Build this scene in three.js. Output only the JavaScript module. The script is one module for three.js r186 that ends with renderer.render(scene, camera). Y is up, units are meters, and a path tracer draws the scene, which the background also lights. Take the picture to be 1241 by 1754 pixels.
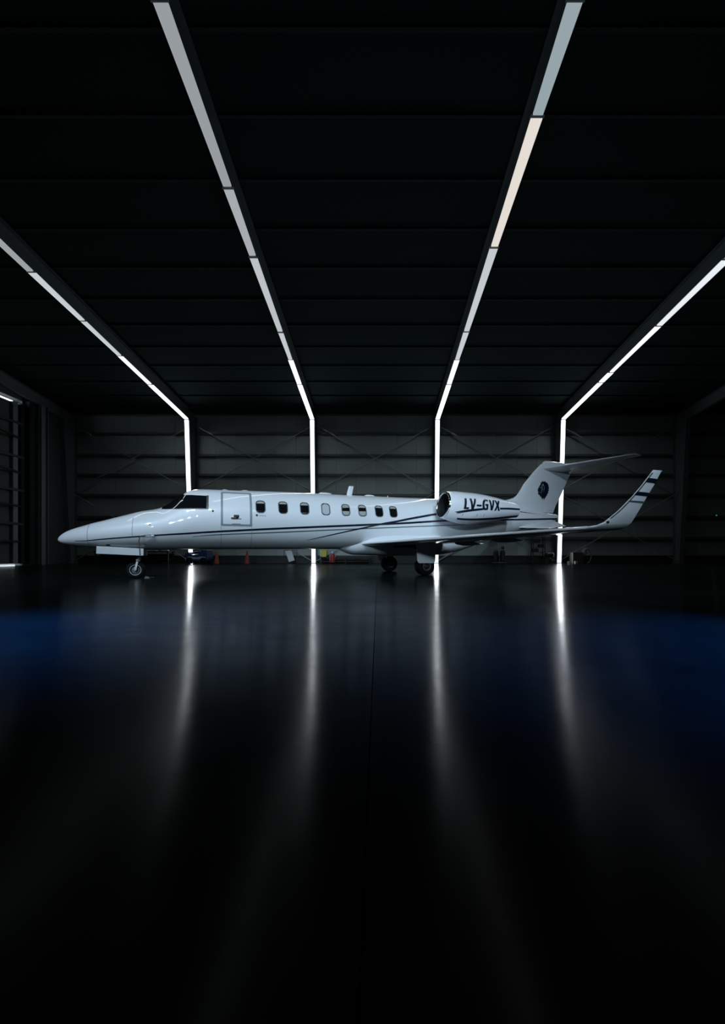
import * as THREE from 'three';
import { mergeGeometries, toCreasedNormals } from 'three/addons/utils/BufferGeometryUtils.js';
import { RoundedBoxGeometry } from 'three/addons/geometries/RoundedBoxGeometry.js';
import { TessellateModifier } from 'three/addons/modifiers/TessellateModifier.js';
import { FontLoader } from 'three/addons/loaders/FontLoader.js';
import { RectAreaLightUniformsLib } from 'three/addons/lights/RectAreaLightUniformsLib.js';

// ---------------------------------------------------------------- camera, sky, lights, exposure
const scene = new THREE.Scene();
const camera = new THREE.PerspectiveCamera(2 * Math.atan(877 / 700) * 180 / Math.PI, 1241 / 1754, 0.05, 300);
camera.position.set(0, 0.715, 0);
camera.lookAt(0, 0.715, -10);
camera.setViewOffset(1241, 1754, -26.5, -68.6, 1241, 1754);        // a shifted lens: level camera, horizon low in the frame
scene.background = new THREE.Color().setRGB(5.2, 5.8, 6.4);         // bright day outside the closed hangar
const renderer = new THREE.WebGLRenderer({ antialias: true });
renderer.toneMapping = THREE.LinearToneMapping;
renderer.toneMappingExposure = 1.0;
renderer.shadowMap.enabled = true;
RectAreaLightUniformsLib.init();

const COLUMN_GLOW = 3.0, COLUMN_LIGHT = 15.0, RAFTER_LIGHT = 8.0;    // the luminous strips on the frames
const UNSEEN_FLOOD = { power: 250, color: [0.66, 0.86, 1.0] };             // six unseen lamps behind the viewer, placed to light the aircraft
const UNSEEN_HIGH_BAY = { power: 215, color: [0.66, 0.83, 1.0] };          // six unseen lamps under the roof, lighting it from above
const UNSEEN_BLUE = { left: 330, right: 280, color: [0.03, 0.24, 1.0] };   // two unseen lamps either side, placed for the blue pools on the floor

// ---------------------------------------------------------------- helpers
let seed = 7;
const rnd = () => { seed = (seed * 16807) % 2147483647; return seed / 2147483647; };
const V = (x, y, z) => new THREE.Vector3(x, y, z);
const D = Math.PI / 180;
const used = new Map();
function numbered(name) {
  const n = used.get(name) || 0; used.set(name, n + 1);
  return n ? name + '_' + String(n).padStart(3, '0') : name;
}
const rgb = (r, g, b) => new THREE.Color().setRGB(r, g, b);
function mat(name, c, roughness = 0.6, metalness = 0, extra = {}) {
  const m = new THREE.MeshPhysicalMaterial({ color: rgb(...c), roughness, metalness, ...extra }); m.name = name; return m;
}
function mesh(name, g, m, parent) {
  const o = new THREE.Mesh(Array.isArray(g) ? merge(g) : g, m);
  o.name = parent === scene ? numbered(name) : name; o.castShadow = o.receiveShadow = true; parent.add(o); return o;
}
const partCount = new WeakMap();
function part(name, g, m, parent) {                                  // a numbered child
  const c = partCount.get(parent) || new Map(); partCount.set(parent, c);
  const n = c.get(name) || 0; c.set(name, n + 1);
  return mesh(n ? name + '_' + String(n).padStart(3, '0') : name, g, m, parent);
}
function holder(name, parent) {
  const o = new THREE.Group(); const c = partCount.get(parent) || new Map(); partCount.set(parent, c);
  const n = c.get(name) || 0; c.set(name, n + 1);
  o.name = n ? name + '_' + String(n).padStart(3, '0') : name; parent.add(o); return o;
}
function thing(name, label, category, pos = [0, 0, 0], turn = 0, group) {
  const o = new THREE.Group(); o.name = numbered(name); o.position.set(...pos); o.rotation.y = turn; scene.add(o);
  o.userData = { label, category }; if (group) o.userData.group = group; return o;
}
function struct(name) { const o = new THREE.Group(); o.name = name; o.userData.kind = 'structure'; scene.add(o); return o; }
function clean(g) {
  g = g.index ? g.toNonIndexed() : g;
  for (const k of Object.keys(g.attributes)) if (!['position', 'normal', 'uv'].includes(k)) g.deleteAttribute(k);
  if (!g.attributes.normal) g.computeVertexNormals();
  if (!g.attributes.uv) g.setAttribute('uv', new THREE.BufferAttribute(new Float32Array(g.attributes.position.count * 2), 2));
  g.morphAttributes = {};
  return g;
}
const merge = (gs) => (gs.length === 1 ? gs[0] : mergeGeometries(gs.map(clean)));
const box = (w, h, d, x = 0, y = 0, z = 0) => new THREE.BoxGeometry(w, h, d).translate(x, y, z);
const rbox = (w, h, d, x = 0, y = 0, z = 0, r = 0.02) => new RoundedBoxGeometry(w, h, d, 2, Math.min(r, w / 2.1, h / 2.1, d / 2.1)).translate(x, y, z);
function beam(a, b, w, h, up = V(0, 1, 0)) {                         // box from a to b, w across, h along up
  const d = b.clone().sub(a), L = d.length(), z = d.normalize();
  const x = up.clone().cross(z); if (x.length() < 1e-4) x.set(1, 0, 0); x.normalize();
  const y = z.clone().cross(x);
  return new THREE.BoxGeometry(w, h, L).applyMatrix4(new THREE.Matrix4().makeBasis(x, y, z).setPosition(a.clone().add(b).multiplyScalar(0.5)));
}
function rod(a, b, r, r2 = r, n = 14) {
  const d = b.clone().sub(a), L = d.length();
  const q = new THREE.Quaternion().setFromUnitVectors(V(0, 1, 0), d.normalize());
  return new THREE.CylinderGeometry(r2, r, L, n).applyQuaternion(q).translate((a.x + b.x) / 2, (a.y + b.y) / 2, (a.z + b.z) / 2);
}
const tube = (pts, r, n = 40, m = 8) => new THREE.TubeGeometry(new THREE.CatmullRomCurve3(pts), n, r, m);
function lathe(pts, n = 32) { return new THREE.LatheGeometry(pts.map((p) => new THREE.Vector2(p[0], p[1])), n); }
function prism(pts, depth, bevel = 0.01) {                           // outline in x-y, extruded along z, centred
  const s = new THREE.Shape(pts.map((p) => new THREE.Vector2(p[0], p[1])));
  return new THREE.ExtrudeGeometry(s, { depth: depth - 2 * bevel, bevelEnabled: bevel > 0, bevelSize: bevel, bevelThickness: bevel, bevelSegments: 2, curveSegments: 6 }).translate(0, 0, -depth / 2 + bevel);
}
function fixWinding(g) {                                             // outward faces for a closed body
  const p = g.attributes.position, ix = g.index.array; let v = 0;
  const a = V(), b = V(), c = V();
  for (let i = 0; i < ix.length; i += 3) { a.fromBufferAttribute(p, ix[i]); b.fromBufferAttribute(p, ix[i + 1]); c.fromBufferAttribute(p, ix[i + 2]); v += a.dot(b.cross(c)); }
  if (v < 0) for (let i = 0; i < ix.length; i += 3) { const t = ix[i]; ix[i] = ix[i + 1]; ix[i + 1] = t; }
  return g;
}
function loft(rings, caps = [true, true]) {                          // closed rings of equal length -> smooth body
  const n = rings[0].length, pos = [], idx = [];
  for (const r of rings) for (const p of r) pos.push(p.x, p.y, p.z);
  for (let i = 0; i + 1 < rings.length; i++) for (let j = 0; j < n; j++) {
    const a = i * n + j, b = i * n + (j + 1) % n, c = a + n, d = b + n; idx.push(a, c, b, b, c, d);
  }
  const cap = (r, k) => {
    if (!caps[k]) return; const base = pos.length / 3, m = V(); for (const p of r) { m.add(p); pos.push(p.x, p.y, p.z); }
    m.divideScalar(n); pos.push(m.x, m.y, m.z);
    for (let j = 0; j < n; j++) k ? idx.push(base + j, base + n, base + (j + 1) % n) : idx.push(base + (j + 1) % n, base + n, base + j);
  };
  cap(rings[0], 0); cap(rings[rings.length - 1], 1);
  const g = new THREE.BufferGeometry(); g.setAttribute('position', new THREE.Float32BufferAttribute(pos, 3)); g.setIndex(idx);
  if (caps[0] && caps[1]) fixWinding(g);
  g.computeVertexNormals(); return g;
}
function table(rows) {                                               // monotone cubic through rows [x, y1, y2 ...]
  const n = rows.length, m = rows[0].length - 1, sl = [];
  for (let k = 1; k <= m; k++) {
    const d = [], t = [];
    for (let i = 0; i + 1 < n; i++) d.push((rows[i + 1][k] - rows[i][k]) / (rows[i + 1][0] - rows[i][0]));
    for (let i = 0; i < n; i++) t.push(i === 0 ? d[0] : i === n - 1 ? d[n - 2] : d[i - 1] * d[i] <= 0 ? 0 : 2 / (1 / d[i - 1] + 1 / d[i]));
    sl.push(t);
  }
  return (x) => {
    x = Math.min(Math.max(x, rows[0][0]), rows[n - 1][0]);
    let i = 0; while (i < n - 2 && x > rows[i + 1][0]) i++;
    const h = rows[i + 1][0] - rows[i][0], s = (x - rows[i][0]) / h, out = [];
    for (let k = 1; k <= m; k++) {
      const s2 = s * s, s3 = s2 * s;
      out.push((2 * s3 - 3 * s2 + 1) * rows[i][k] + (s3 - 2 * s2 + s) * h * sl[k - 1][i] + (-2 * s3 + 3 * s2) * rows[i + 1][k] + (s3 - s2) * h * sl[k - 1][i + 1]);
    }
    return out;
  };
}
function noiseTexture(size, repeatsAt, fn, srgb) {                   // tiling value noise, fn(n) -> [r, g, b] 0..255
  const grids = repeatsAt.map(([cells, w]) => ({ cells, w, g: Float32Array.from({ length: cells * cells }, rnd) }));
  const data = new Uint8Array(size * size * 4);
  for (let y = 0; y < size; y++) for (let x = 0; x < size; x++) {
    let v = 0, tot = 0;
    for (const { cells, w, g } of grids) {
      const fx = x / size * cells, fy = y / size * cells, x0 = Math.floor(fx), y0 = Math.floor(fy);
      let u = fx - x0, t = fy - y0; u = u * u * (3 - 2 * u); t = t * t * (3 - 2 * t);
      const at = (a, b) => g[((b % cells) * cells) + (a % cells)];
      v += w * ((at(x0, y0) * (1 - u) + at(x0 + 1, y0) * u) * (1 - t) + (at(x0, y0 + 1) * (1 - u) + at(x0 + 1, y0 + 1) * u) * t); tot += w;
    }
    const c = fn(v / tot), i = (y * size + x) * 4; data[i] = c[0]; data[i + 1] = c[1]; data[i + 2] = c[2]; data[i + 3] = 255;
  }
  const t = new THREE.DataTexture(data, size, size); t.wrapS = t.wrapT = THREE.RepeatWrapping; t.magFilter = THREE.LinearFilter; t.minFilter = THREE.LinearMipmapLinearFilter; t.generateMipmaps = true;
  if (srgb) t.colorSpace = THREE.SRGBColorSpace; t.needsUpdate = true; return t;
}
function metreUV(g, offx = 0, offz = 0) {                            // uv in metres from x and z
  const p = g.attributes.position, uv = new Float32Array(p.count * 2);
  for (let i = 0; i < p.count; i++) { uv[2 * i] = p.getX(i) + offx; uv[2 * i + 1] = p.getZ(i) + offz; }
  g.setAttribute('uv', new THREE.BufferAttribute(uv, 2)); return g;
}

// ---------------------------------------------------------------- materials
const floorRough = noiseTexture(512, [[5, 1.0], [13, 0.7], [37, 0.5], [128, 0.35]], (n) => { const v = 120 + n * 70; return [v, v, v]; });
floorRough.repeat.set(0.2, 0.2);
const floorBump = noiseTexture(1024, [[24, 1.0], [60, 0.6], [160, 0.25]], (n) => { const v = n * 255; return [v, v, v]; });
floorBump.repeat.set(0.25, 0.25);
const floorTone = noiseTexture(512, [[4, 1], [11, 0.8], [40, 0.5]], (n) => { const v = 150 + n * 105; return [v, v, v]; }, true);
floorTone.repeat.set(0.11, 0.11);
const floorMats = [0.92, 1.0, 1.08].map((k, i) => mat('dark epoxy floor', [0.009 * k, 0.0145 * k, 0.0145 * k], 0.33, 0, { specularIntensity: 0.04, anisotropy: 0.82, anisotropyRotation: Math.PI / 2, map: floorTone, roughnessMap: floorRough, bumpMap: floorBump, bumpScale: 0.0004 }));
const jointMat = mat('floor joint', [0.004, 0.004, 0.005], 0.9);
const M = {
  panels: [0.96, 1.0, 1.04].map((k) => mat('grey-green wall sheeting', [0.28 * k, 0.33 * k, 0.315 * k], 0.75)),
  backing: mat('dark wall backing', [0.05, 0.06, 0.06], 0.9),
  column: mat('dark column steel', [0.11, 0.13, 0.135], 0.6),
  rod: mat('galvanised rod', [0.27, 0.3, 0.3], 0.5),
  purlin: mat('black purlin', [0.022, 0.035, 0.035], 0.95, 0, { specularIntensity: 0.1 }),
  rafter: mat('rafter steel', [0.11, 0.135, 0.14], 0.6, 0, { specularIntensity: 0.4 }),
  kick: mat('near-black kick plate', [0.02, 0.023, 0.024], 0.7),
  girt: mat('dark steel girt', [0.09, 0.10, 0.105], 0.6),
  steel: mat('dark painted steel', [0.12, 0.14, 0.145], 0.55),
  columnSteel: mat('grey painted steel', [0.26, 0.30, 0.31], 0.55),
  roof: mat('black roof lining', [0.015, 0.024, 0.024], 0.95, 0, { specularIntensity: 0.1 }),
  white: mat('white aircraft paint', [0.74, 0.78, 0.82], 0.4, 0, { clearcoat: 1, clearcoatRoughness: 0.04 }),
  navy: mat('navy stripe paint', [0.004, 0.008, 0.022], 0.35, 0, { clearcoat: 1, clearcoatRoughness: 0.05 }),
  greyStripe: mat('grey stripe paint', [0.07, 0.10, 0.11], 0.4, 0, { clearcoat: 1, clearcoatRoughness: 0.05 }),
  trim: mat('grey door trim', [0.20, 0.26, 0.28], 0.45),
  seam: mat('panel seam', [0.33, 0.37, 0.42], 0.6),
  glass: mat('dark glazing', [0.006, 0.007, 0.008], 0.05, 0, { ior: 1.55, clearcoat: 1, clearcoatRoughness: 0.02 }),
  frame: mat('window frame grey', [0.07, 0.085, 0.09], 0.4),
  shade: mat('window blind', [0.34, 0.36, 0.35], 0.7),
  blind: mat('closed window blind', [0.42, 0.47, 0.49], 0.6),
  chrome: mat('polished metal', [0.72, 0.75, 0.77], 0.12, 1),
  alu: mat('brushed aluminium', [0.55, 0.58, 0.60], 0.3, 1),
  edge: mat('pale leading edge', [0.85, 0.87, 0.89], 0.3, 0.15, { clearcoat: 1, clearcoatRoughness: 0.1 }),  // pale colour stands in for the bright reflection along the wing
  dark: mat('black paint', [0.010, 0.010, 0.011], 0.6),
  rubber: mat('black rubber', [0.006, 0.006, 0.007], 0.85, 0, { specularIntensity: 0.4 }),
  rim: mat('pale wheel paint', [0.55, 0.6, 0.64], 0.4),
  red: mat('red', [0.20, 0.012, 0.013], 0.5),
  orange: mat('orange plastic', [0.34, 0.06, 0.012], 0.55),
  yellow: mat('yellow plastic', [0.50, 0.46, 0.05], 0.5),
  blueBody: mat('blue bodywork', [0.012, 0.06, 0.16], 0.35, 0, { clearcoat: 1 }),
  whiteBody: mat('white bodywork', [0.45, 0.5, 0.55], 0.4),
  pale: mat('pale grey sheet', [0.2, 0.225, 0.235], 0.6),
  olive: mat('dark olive board', [0.045, 0.047, 0.035], 0.8),
  maroon: mat('dark red metal', [0.055, 0.02, 0.018], 0.6),
  timber: mat('pale timber', [0.12, 0.11, 0.09], 0.75),
};

// ---------------------------------------------------------------- the hangar shell
const BACK = -26.2, LEFT = -19.4, RIGHT = 26.9, FRONT = 17, RIDGE_Z = -5.5;
const frameX = [-19.24, -11.62, -4.0, 3.62, 11.26, 18.88, 26.5];
const flangeY = (z) => (z <= RIDGE_Z ? 8.83 + 0.1177 * (z + 24.85) : 8.83 + 0.1177 * (RIDGE_Z + 24.85) - 0.1177 * (z - RIDGE_Z));

const floor = struct('floor');
mesh('floor_base', box(60, 0.3, 50, 4, -0.19, -5), jointMat, floor);
{
  const xs = [-19.6], zs = []; for (let x = -15.27; x < 27; x += 3.81) xs.push(x); xs.push(27.1);
  for (let z = BACK; z < FRONT; z += 4.32) zs.push(z); zs.push(FRONT);
  for (let i = 0; i + 1 < xs.length; i++) for (let j = 0; j + 1 < zs.length; j++) {
    const w = xs[i + 1] - xs[i] - 0.005, d = zs[j + 1] - zs[j] - 0.005;
    const g = metreUV(box(w, 0.04, d, (xs[i] + xs[i + 1]) / 2, -0.02, (zs[j] + zs[j + 1]) / 2), rnd() * 0, 0);
    part('floor_slab', g, floorMats[Math.floor(rnd() * 3)], floor);
  }
}
const girtY = [1.6, 2.95, 4.35, 5.65, 6.9, 8.3, 9.5];
const wallBack = struct('wall_back');
mesh('backing', box(RIGHT - LEFT + 2, 11, 0.3, (LEFT + RIGHT) / 2, 5.2, BACK - 0.2), M.backing, wallBack);
{
  const n = 36, x0 = LEFT, w = (RIGHT - LEFT) / n; const rows = [0.5, ...girtY];
  for (let r = 0; r + 1 < rows.length; r++) {
    const h = rows[r + 1] - rows[r] - 0.02, g = [0.012, 0.02].map((q) => rbox(w - 0.01, h, 0.05 + q * 0.5, 0, 0, 0, 0.006));
    for (let i = 0; i < n; i++) {
      const o = part('wall_panel', g[Math.floor(rnd() * 2)], M.panels[Math.floor(rnd() * 3)], wallBack);
      o.position.set(x0 + (i + 0.5) * w, (rows[r] + rows[r + 1]) / 2, BACK - 0.03);
    }
  }
  for (const y of girtY) part('girt', [box(RIGHT - LEFT, 0.02, 0.22, (LEFT + RIGHT) / 2, y, BACK + 0.11), box(RIGHT - LEFT, 0.09, 0.02, (LEFT + RIGHT) / 2, y - 0.04, BACK + 0.21), box(RIGHT - LEFT, 0.09, 0.02, (LEFT + RIGHT) / 2, y + 0.04, BACK + 0.02)], M.girt, wallBack);
}
const base = struct('baseboard_back');
mesh('kick_plate', box(RIGHT - LEFT, 0.48, 0.05, (LEFT + RIGHT) / 2, 0.24, BACK + 0.01), M.kick, base);
mesh('sill_rail', rbox(RIGHT - LEFT, 0.06, 0.1, (LEFT + RIGHT) / 2, 0.49, BACK + 0.04, 0.015), M.steel, base);
const wallRight = struct('wall_right');
mesh('sheeting', box(0.4, 13, FRONT - BACK + 1, RIGHT + 0.25, 6, (BACK + FRONT) / 2), M.backing, wallRight);
const wallFront = struct('wall_front');
mesh('sheeting', box(RIGHT - LEFT + 2, 13, 0.4, (LEFT + RIGHT) / 2, 6, FRONT + 0.2), M.backing, wallFront);
// left wall: a jamb at the back corner, a header, and one wide sliding door with daylight under and over it
const wallLeft = struct('wall_left');
mesh('corner_sheeting', box(0.4, 13, 4.2, LEFT - 0.2, 6, -24.4), M.backing, wallLeft);
mesh('header', box(0.4, 4, FRONT + 22.4, LEFT - 0.2, 10.95, (FRONT - 22.4) / 2), M.backing, wallLeft);
mesh('front_sheeting', box(0.4, 9.2, FRONT + 8, LEFT - 0.2, 4.55, (FRONT - 8) / 2), M.backing, wallLeft);
mesh('door_jamb', box(0.35, 9.0, 0.35, LEFT + 0.12, 4.5, -22.62), M.roof, wallLeft);
mesh('corner_post', [box(0.3, 9, 0.04, -19.05, 4.5, -23.0), box(0.04, 9, 0.5, -19.05, 4.5, -23.2), box(0.3, 9, 0.04, -19.05, 4.5, -23.45)], M.steel, wallLeft);
const door = struct('door_1');
{
  const z0 = -22.3, z1 = -7.9, xd = LEFT - 0.02, L = z1 - z0;
  for (let k = 0; k < 8; k++) part('door_panel', rbox(0.07, 8.64, L / 8 - 0.02, xd - 0.1, 4.41, z0 + (k + 0.5) * L / 8, 0.02), M.backing, door);
  mesh('edge_stile', rbox(0.16, 8.64, 0.3, xd + 0.03, 4.41, z0 + 0.5, 0.02), M.steel, door);
  mesh('end_post', rbox(0.2, 8.64, 0.18, xd + 0.03, 4.41, z0 + 0.1, 0.02), M.roof, door);
  for (const y of [2.23, 4.04, 5.84, 7.65]) part('door_rail', rbox(0.16, 0.14, L, xd + 0.06, y, (z0 + z1) / 2, 0.02), M.dark, door);
  for (const y of [1.29, 3.19, 5.0, 6.85]) {
    const gs = [beam(V(xd + 0.06, y, z0 + 0.1), V(xd + 0.06, y, z1), 0.09, 0.09), beam(V(xd + 0.12, y, z0 + 0.3), V(xd + 0.8, y, z0 + 2.4), 0.08, 0.08), beam(V(xd + 0.8, y, z0 + 2.4), V(xd + 0.8, y, z1), 0.09, 0.09)];
    for (let z = z0 + 0.3; z < z1 - 2; z += 2.1) gs.push(beam(V(xd + 0.1, y, z + 2.1), V(xd + 0.8, y, z + 3.6 > z1 ? z1 : z + 3.6), 0.06, 0.06), beam(V(xd + 0.1, y, z + 2.1), V(xd + 0.8, y, z + 2.1), 0.06, 0.06));
    part('door_truss', gs, M.dark, door);
  }
  part('top_track', rbox(0.06, 0.035, L, xd + 0.02, 8.785, (z0 + z1) / 2, 0.01), M.steel, door);
}
mesh('apron_outside', box(70, 0.3, 90, LEFT - 35.5, -0.2, -10), mat('pale concrete apron', [0.5, 0.5, 0.48], 0.9), struct('ground_outside'));
// the roof
const ceiling = struct('ceiling');
{
  const W = RIGHT - LEFT + 2, cx = (LEFT + RIGHT) / 2, up = 0.95;
  const slab = (za, zb) => beam(V(cx, flangeY(za) + up, za), V(cx, flangeY(zb) + up, zb), W, 0.3);
  mesh('roof_lining', [slab(BACK - 0.6, RIDGE_Z + 0.02), slab(RIDGE_Z - 0.02, FRONT + 0.6)], M.roof, ceiling);
  for (let z = -25.2; z < 2; z += 1.52) part('purlin', [box(W - 2, 0.06, 0.02, cx, flangeY(z) + up - 0.17, z), box(W - 2, 0.015, 0.08, cx, flangeY(z) + up - 0.2, z + 0.04)], M.purlin, ceiling);
}

// ---------------------------------------------------------------- steel frames
const place = ['in the dark at the far left corner', 'carrying the leftmost light line', 'carrying the second light line from left', 'carrying the third light line from left', 'carrying the rightmost light line', 'standing unlit right of the aircraft tail', 'standing unlit at the far right end'];
const columnGeo = (() => {
  const profile = [[-25.44, 0], [-24.85, 8.83], [-25.95, 9.3], [-25.95, 0]];
  const s = new THREE.Shape(profile.map(([z, y]) => new THREE.Vector2(z, y)));
  const web = new THREE.ExtrudeGeometry(s, { depth: 0.014, bevelEnabled: false }).translate(0, 0, -0.007).rotateY(-Math.PI / 2);
  return { web, inner: beam(V(0, 0, -25.44), V(0, 8.83, -24.85), 0.3, 0.02, V(0, 0, 1)), outer: beam(V(0, 0, -25.95), V(0, 9.3, -25.95), 0.3, 0.02, V(0, 0, 1)), plate: rbox(0.42, 0.03, 0.8, 0, 0.015, -25.68, 0.008) };
})();
const rafterGeo = (za, zb) => {
  const d0 = 0.62, a = V(0, flangeY(za), za), b = V(0, flangeY(zb), zb);
  const s = new THREE.Shape([[za, a.y], [zb, b.y], [zb, b.y + d0], [za, a.y + d0]].map(([z, y]) => new THREE.Vector2(z, y)));
  const web = new THREE.ExtrudeGeometry(s, { depth: 0.014, bevelEnabled: false }).translate(0, 0, -0.007).rotateY(-Math.PI / 2);
  return [web, beam(a, b, 0.22, 0.02), beam(V(0, a.y + d0, za), V(0, b.y + d0, zb), 0.26, 0.02)];
};
frameX.forEach((x, i) => {
  const f = thing('steel_frame', 'dark steel column and sloping rafter frame ' + place[i], 'steel frame', [x, 0, 0], 0, 'steel portal frames along the hangar');
  const col = mesh('column', [columnGeo.web, columnGeo.inner, columnGeo.outer], M.column, f);
  mesh('base_plate', columnGeo.plate, M.steel, col);
  part('rafter', rafterGeo(-24.85, RIDGE_Z), M.rafter, f);
  part('rafter', rafterGeo(RIDGE_Z, FRONT - 0.4), M.rafter, f);
  mesh('knee_plate', box(0.02, 0.9, 0.9, 0.02, 8.95, -25.3), M.steel, f);
});

// ---------------------------------------------------------------- luminous strips on the four middle frames
const cool = (k) => [0.90 * k, 0.97 * k, 1.02 * k];
const stripPlace = ['leftmost', 'second from left', 'third from left', 'rightmost'];
// [z far, z near, width, colour] of each rafter length
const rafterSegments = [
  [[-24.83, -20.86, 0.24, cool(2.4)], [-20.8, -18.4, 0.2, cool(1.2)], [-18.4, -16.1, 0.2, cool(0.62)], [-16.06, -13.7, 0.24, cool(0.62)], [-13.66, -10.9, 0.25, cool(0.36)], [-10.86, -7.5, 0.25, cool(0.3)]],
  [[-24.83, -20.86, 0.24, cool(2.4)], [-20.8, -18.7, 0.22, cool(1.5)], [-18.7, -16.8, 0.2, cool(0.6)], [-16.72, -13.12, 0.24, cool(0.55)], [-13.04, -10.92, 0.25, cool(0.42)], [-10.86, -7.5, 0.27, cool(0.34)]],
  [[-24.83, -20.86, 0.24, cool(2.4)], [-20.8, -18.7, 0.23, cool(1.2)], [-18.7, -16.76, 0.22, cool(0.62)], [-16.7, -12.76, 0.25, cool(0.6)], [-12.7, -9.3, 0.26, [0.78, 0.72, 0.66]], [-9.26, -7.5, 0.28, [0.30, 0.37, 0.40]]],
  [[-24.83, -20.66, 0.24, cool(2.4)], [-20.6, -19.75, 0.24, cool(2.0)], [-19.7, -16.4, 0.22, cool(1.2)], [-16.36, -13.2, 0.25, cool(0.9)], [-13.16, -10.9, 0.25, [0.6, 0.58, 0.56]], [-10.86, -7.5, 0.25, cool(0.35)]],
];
const glowMats = new Map();
function glow(c) {
  const k = c.map((v) => v.toFixed(3)).join(); if (!glowMats.has(k)) { const m = new THREE.MeshStandardMaterial({ color: rgb(0.6, 0.62, 0.64), roughness: 0.5, emissive: rgb(...c) }); m.name = 'luminous diffuser'; glowMats.set(k, m); }
  return glowMats.get(k);
}
function areaLight(parent, at, facing, w, h, c) {
  const l = new THREE.RectAreaLight(rgb(...c), 1, w, h); l.position.copy(at); parent.add(l); parent.updateMatrixWorld(true);
  l.lookAt(parent.localToWorld(at.clone().add(facing))); return l;
}
const slope = V(0, 0.1177, 1).normalize(), down = V(0, -1, 0.1177).normalize();
[1, 2, 3, 4].forEach((fi, i) => {
  const t = thing('light_strip', 'glowing white light strip running up the ' + ['leftmost bright column and across the ceiling', 'bright column above the cabin windows and overhead', 'bright column just ahead of the engine and overhead', 'rightmost bright column behind the tail fin and overhead'][i], 'light strip', [frameX[fi], 0, 0], 0, 'four luminous strips on the hangar frames');
  const lean = V(0, 8.83, 0.59).normalize(), face = V(0, -0.59, 8.83).normalize();
  const at = (y) => V(0, y, -25.44 + 0.59 * y / 8.83).addScaledVector(face, 0.035);
  for (const [a, b] of [[0.06, 4.38], [4.41, 8.72]]) {
    const p = at(a), q = at(b);
    part('column_tube', beam(p, q, 0.225, 0.045, face), glow(cool(COLUMN_GLOW)), t);
    const m = p.clone().add(q).multiplyScalar(0.5).addScaledVector(face, 0.03);
    areaLight(t, m, face, 0.225, q.distanceTo(p), cool(COLUMN_LIGHT));
  }
  part('joint_clip', rbox(0.32, 0.07, 0.09, 0, 8.79, -24.82, 0.015), M.columnSteel, t);
  for (const [za, zb, w, c] of rafterSegments[i]) {
    const p = V(0, flangeY(za), za).addScaledVector(down, 0.035), q = V(0, flangeY(zb), zb).addScaledVector(down, 0.035);
    const tube = beam(V(0, 0, p.distanceTo(q)), V(0, 0, 0), w, 0.045), tp = tube.attributes.position;
    for (let v = 0; v < tp.count; v++) if (tp.getZ(v) > 0.01) tp.setX(v, tp.getX(v) * (za < -20 ? 1 : 0.8));   // a little slimmer at its far end
    part('rafter_tube', tube.applyMatrix4(new THREE.Matrix4().makeBasis(V(1, 0, 0), down.clone().negate(), slope.clone().negate()).setPosition(q)), glow(c), t);
    part('joint_clip', rbox(w + 0.07, 0.05, 0.05, 0, 0, 0, 0.012).applyMatrix4(new THREE.Matrix4().makeTranslation(q.x, q.y, q.z)), M.columnSteel, t);
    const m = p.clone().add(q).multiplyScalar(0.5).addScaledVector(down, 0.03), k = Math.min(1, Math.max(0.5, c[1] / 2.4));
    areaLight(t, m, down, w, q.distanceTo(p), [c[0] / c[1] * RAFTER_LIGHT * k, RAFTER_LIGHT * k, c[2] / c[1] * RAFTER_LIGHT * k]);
  }
});

// ---------------------------------------------------------------- brace rods crossing each bay of the back wall
const bayName = ['between far left frame and first glowing column', 'between first and second glowing columns', 'between second and third glowing columns', 'between third and fourth glowing columns', 'right of the fourth glowing column'];
for (let b = 0; b < 5; b++) for (const [y0, y1, tier] of [[0.12, 4.4, 'lower'], [4.5, 8.7, 'upper']]) for (const s of [1, -1]) {
  const xa = frameX[b] + 0.08, xb = frameX[b + 1] - 0.08, z = s > 0 ? -25.72 : -25.62;
  const t = thing('brace_rod', 'thin brace rod rising ' + (s > 0 ? 'right' : 'left') + ', ' + tier + ' tier, ' + bayName[b], 'brace rod', [(xa + xb) / 2, (y0 + y1) / 2, z], 0, 'crossed brace rods on the back wall');
  const a = V(xa - (xa + xb) / 2, s > 0 ? y0 - (y0 + y1) / 2 : y1 - (y0 + y1) / 2, 0), c = a.clone().negate();
  mesh('bar', rod(a, c, 0.028), M.rod, t);
  const d = c.clone().sub(a).normalize();
  mesh('turnbuckle', rod(a.clone().addScaledVector(d, 1.0), a.clone().addScaledVector(d, 1.35), 0.055), M.rod, t);
}

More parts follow.
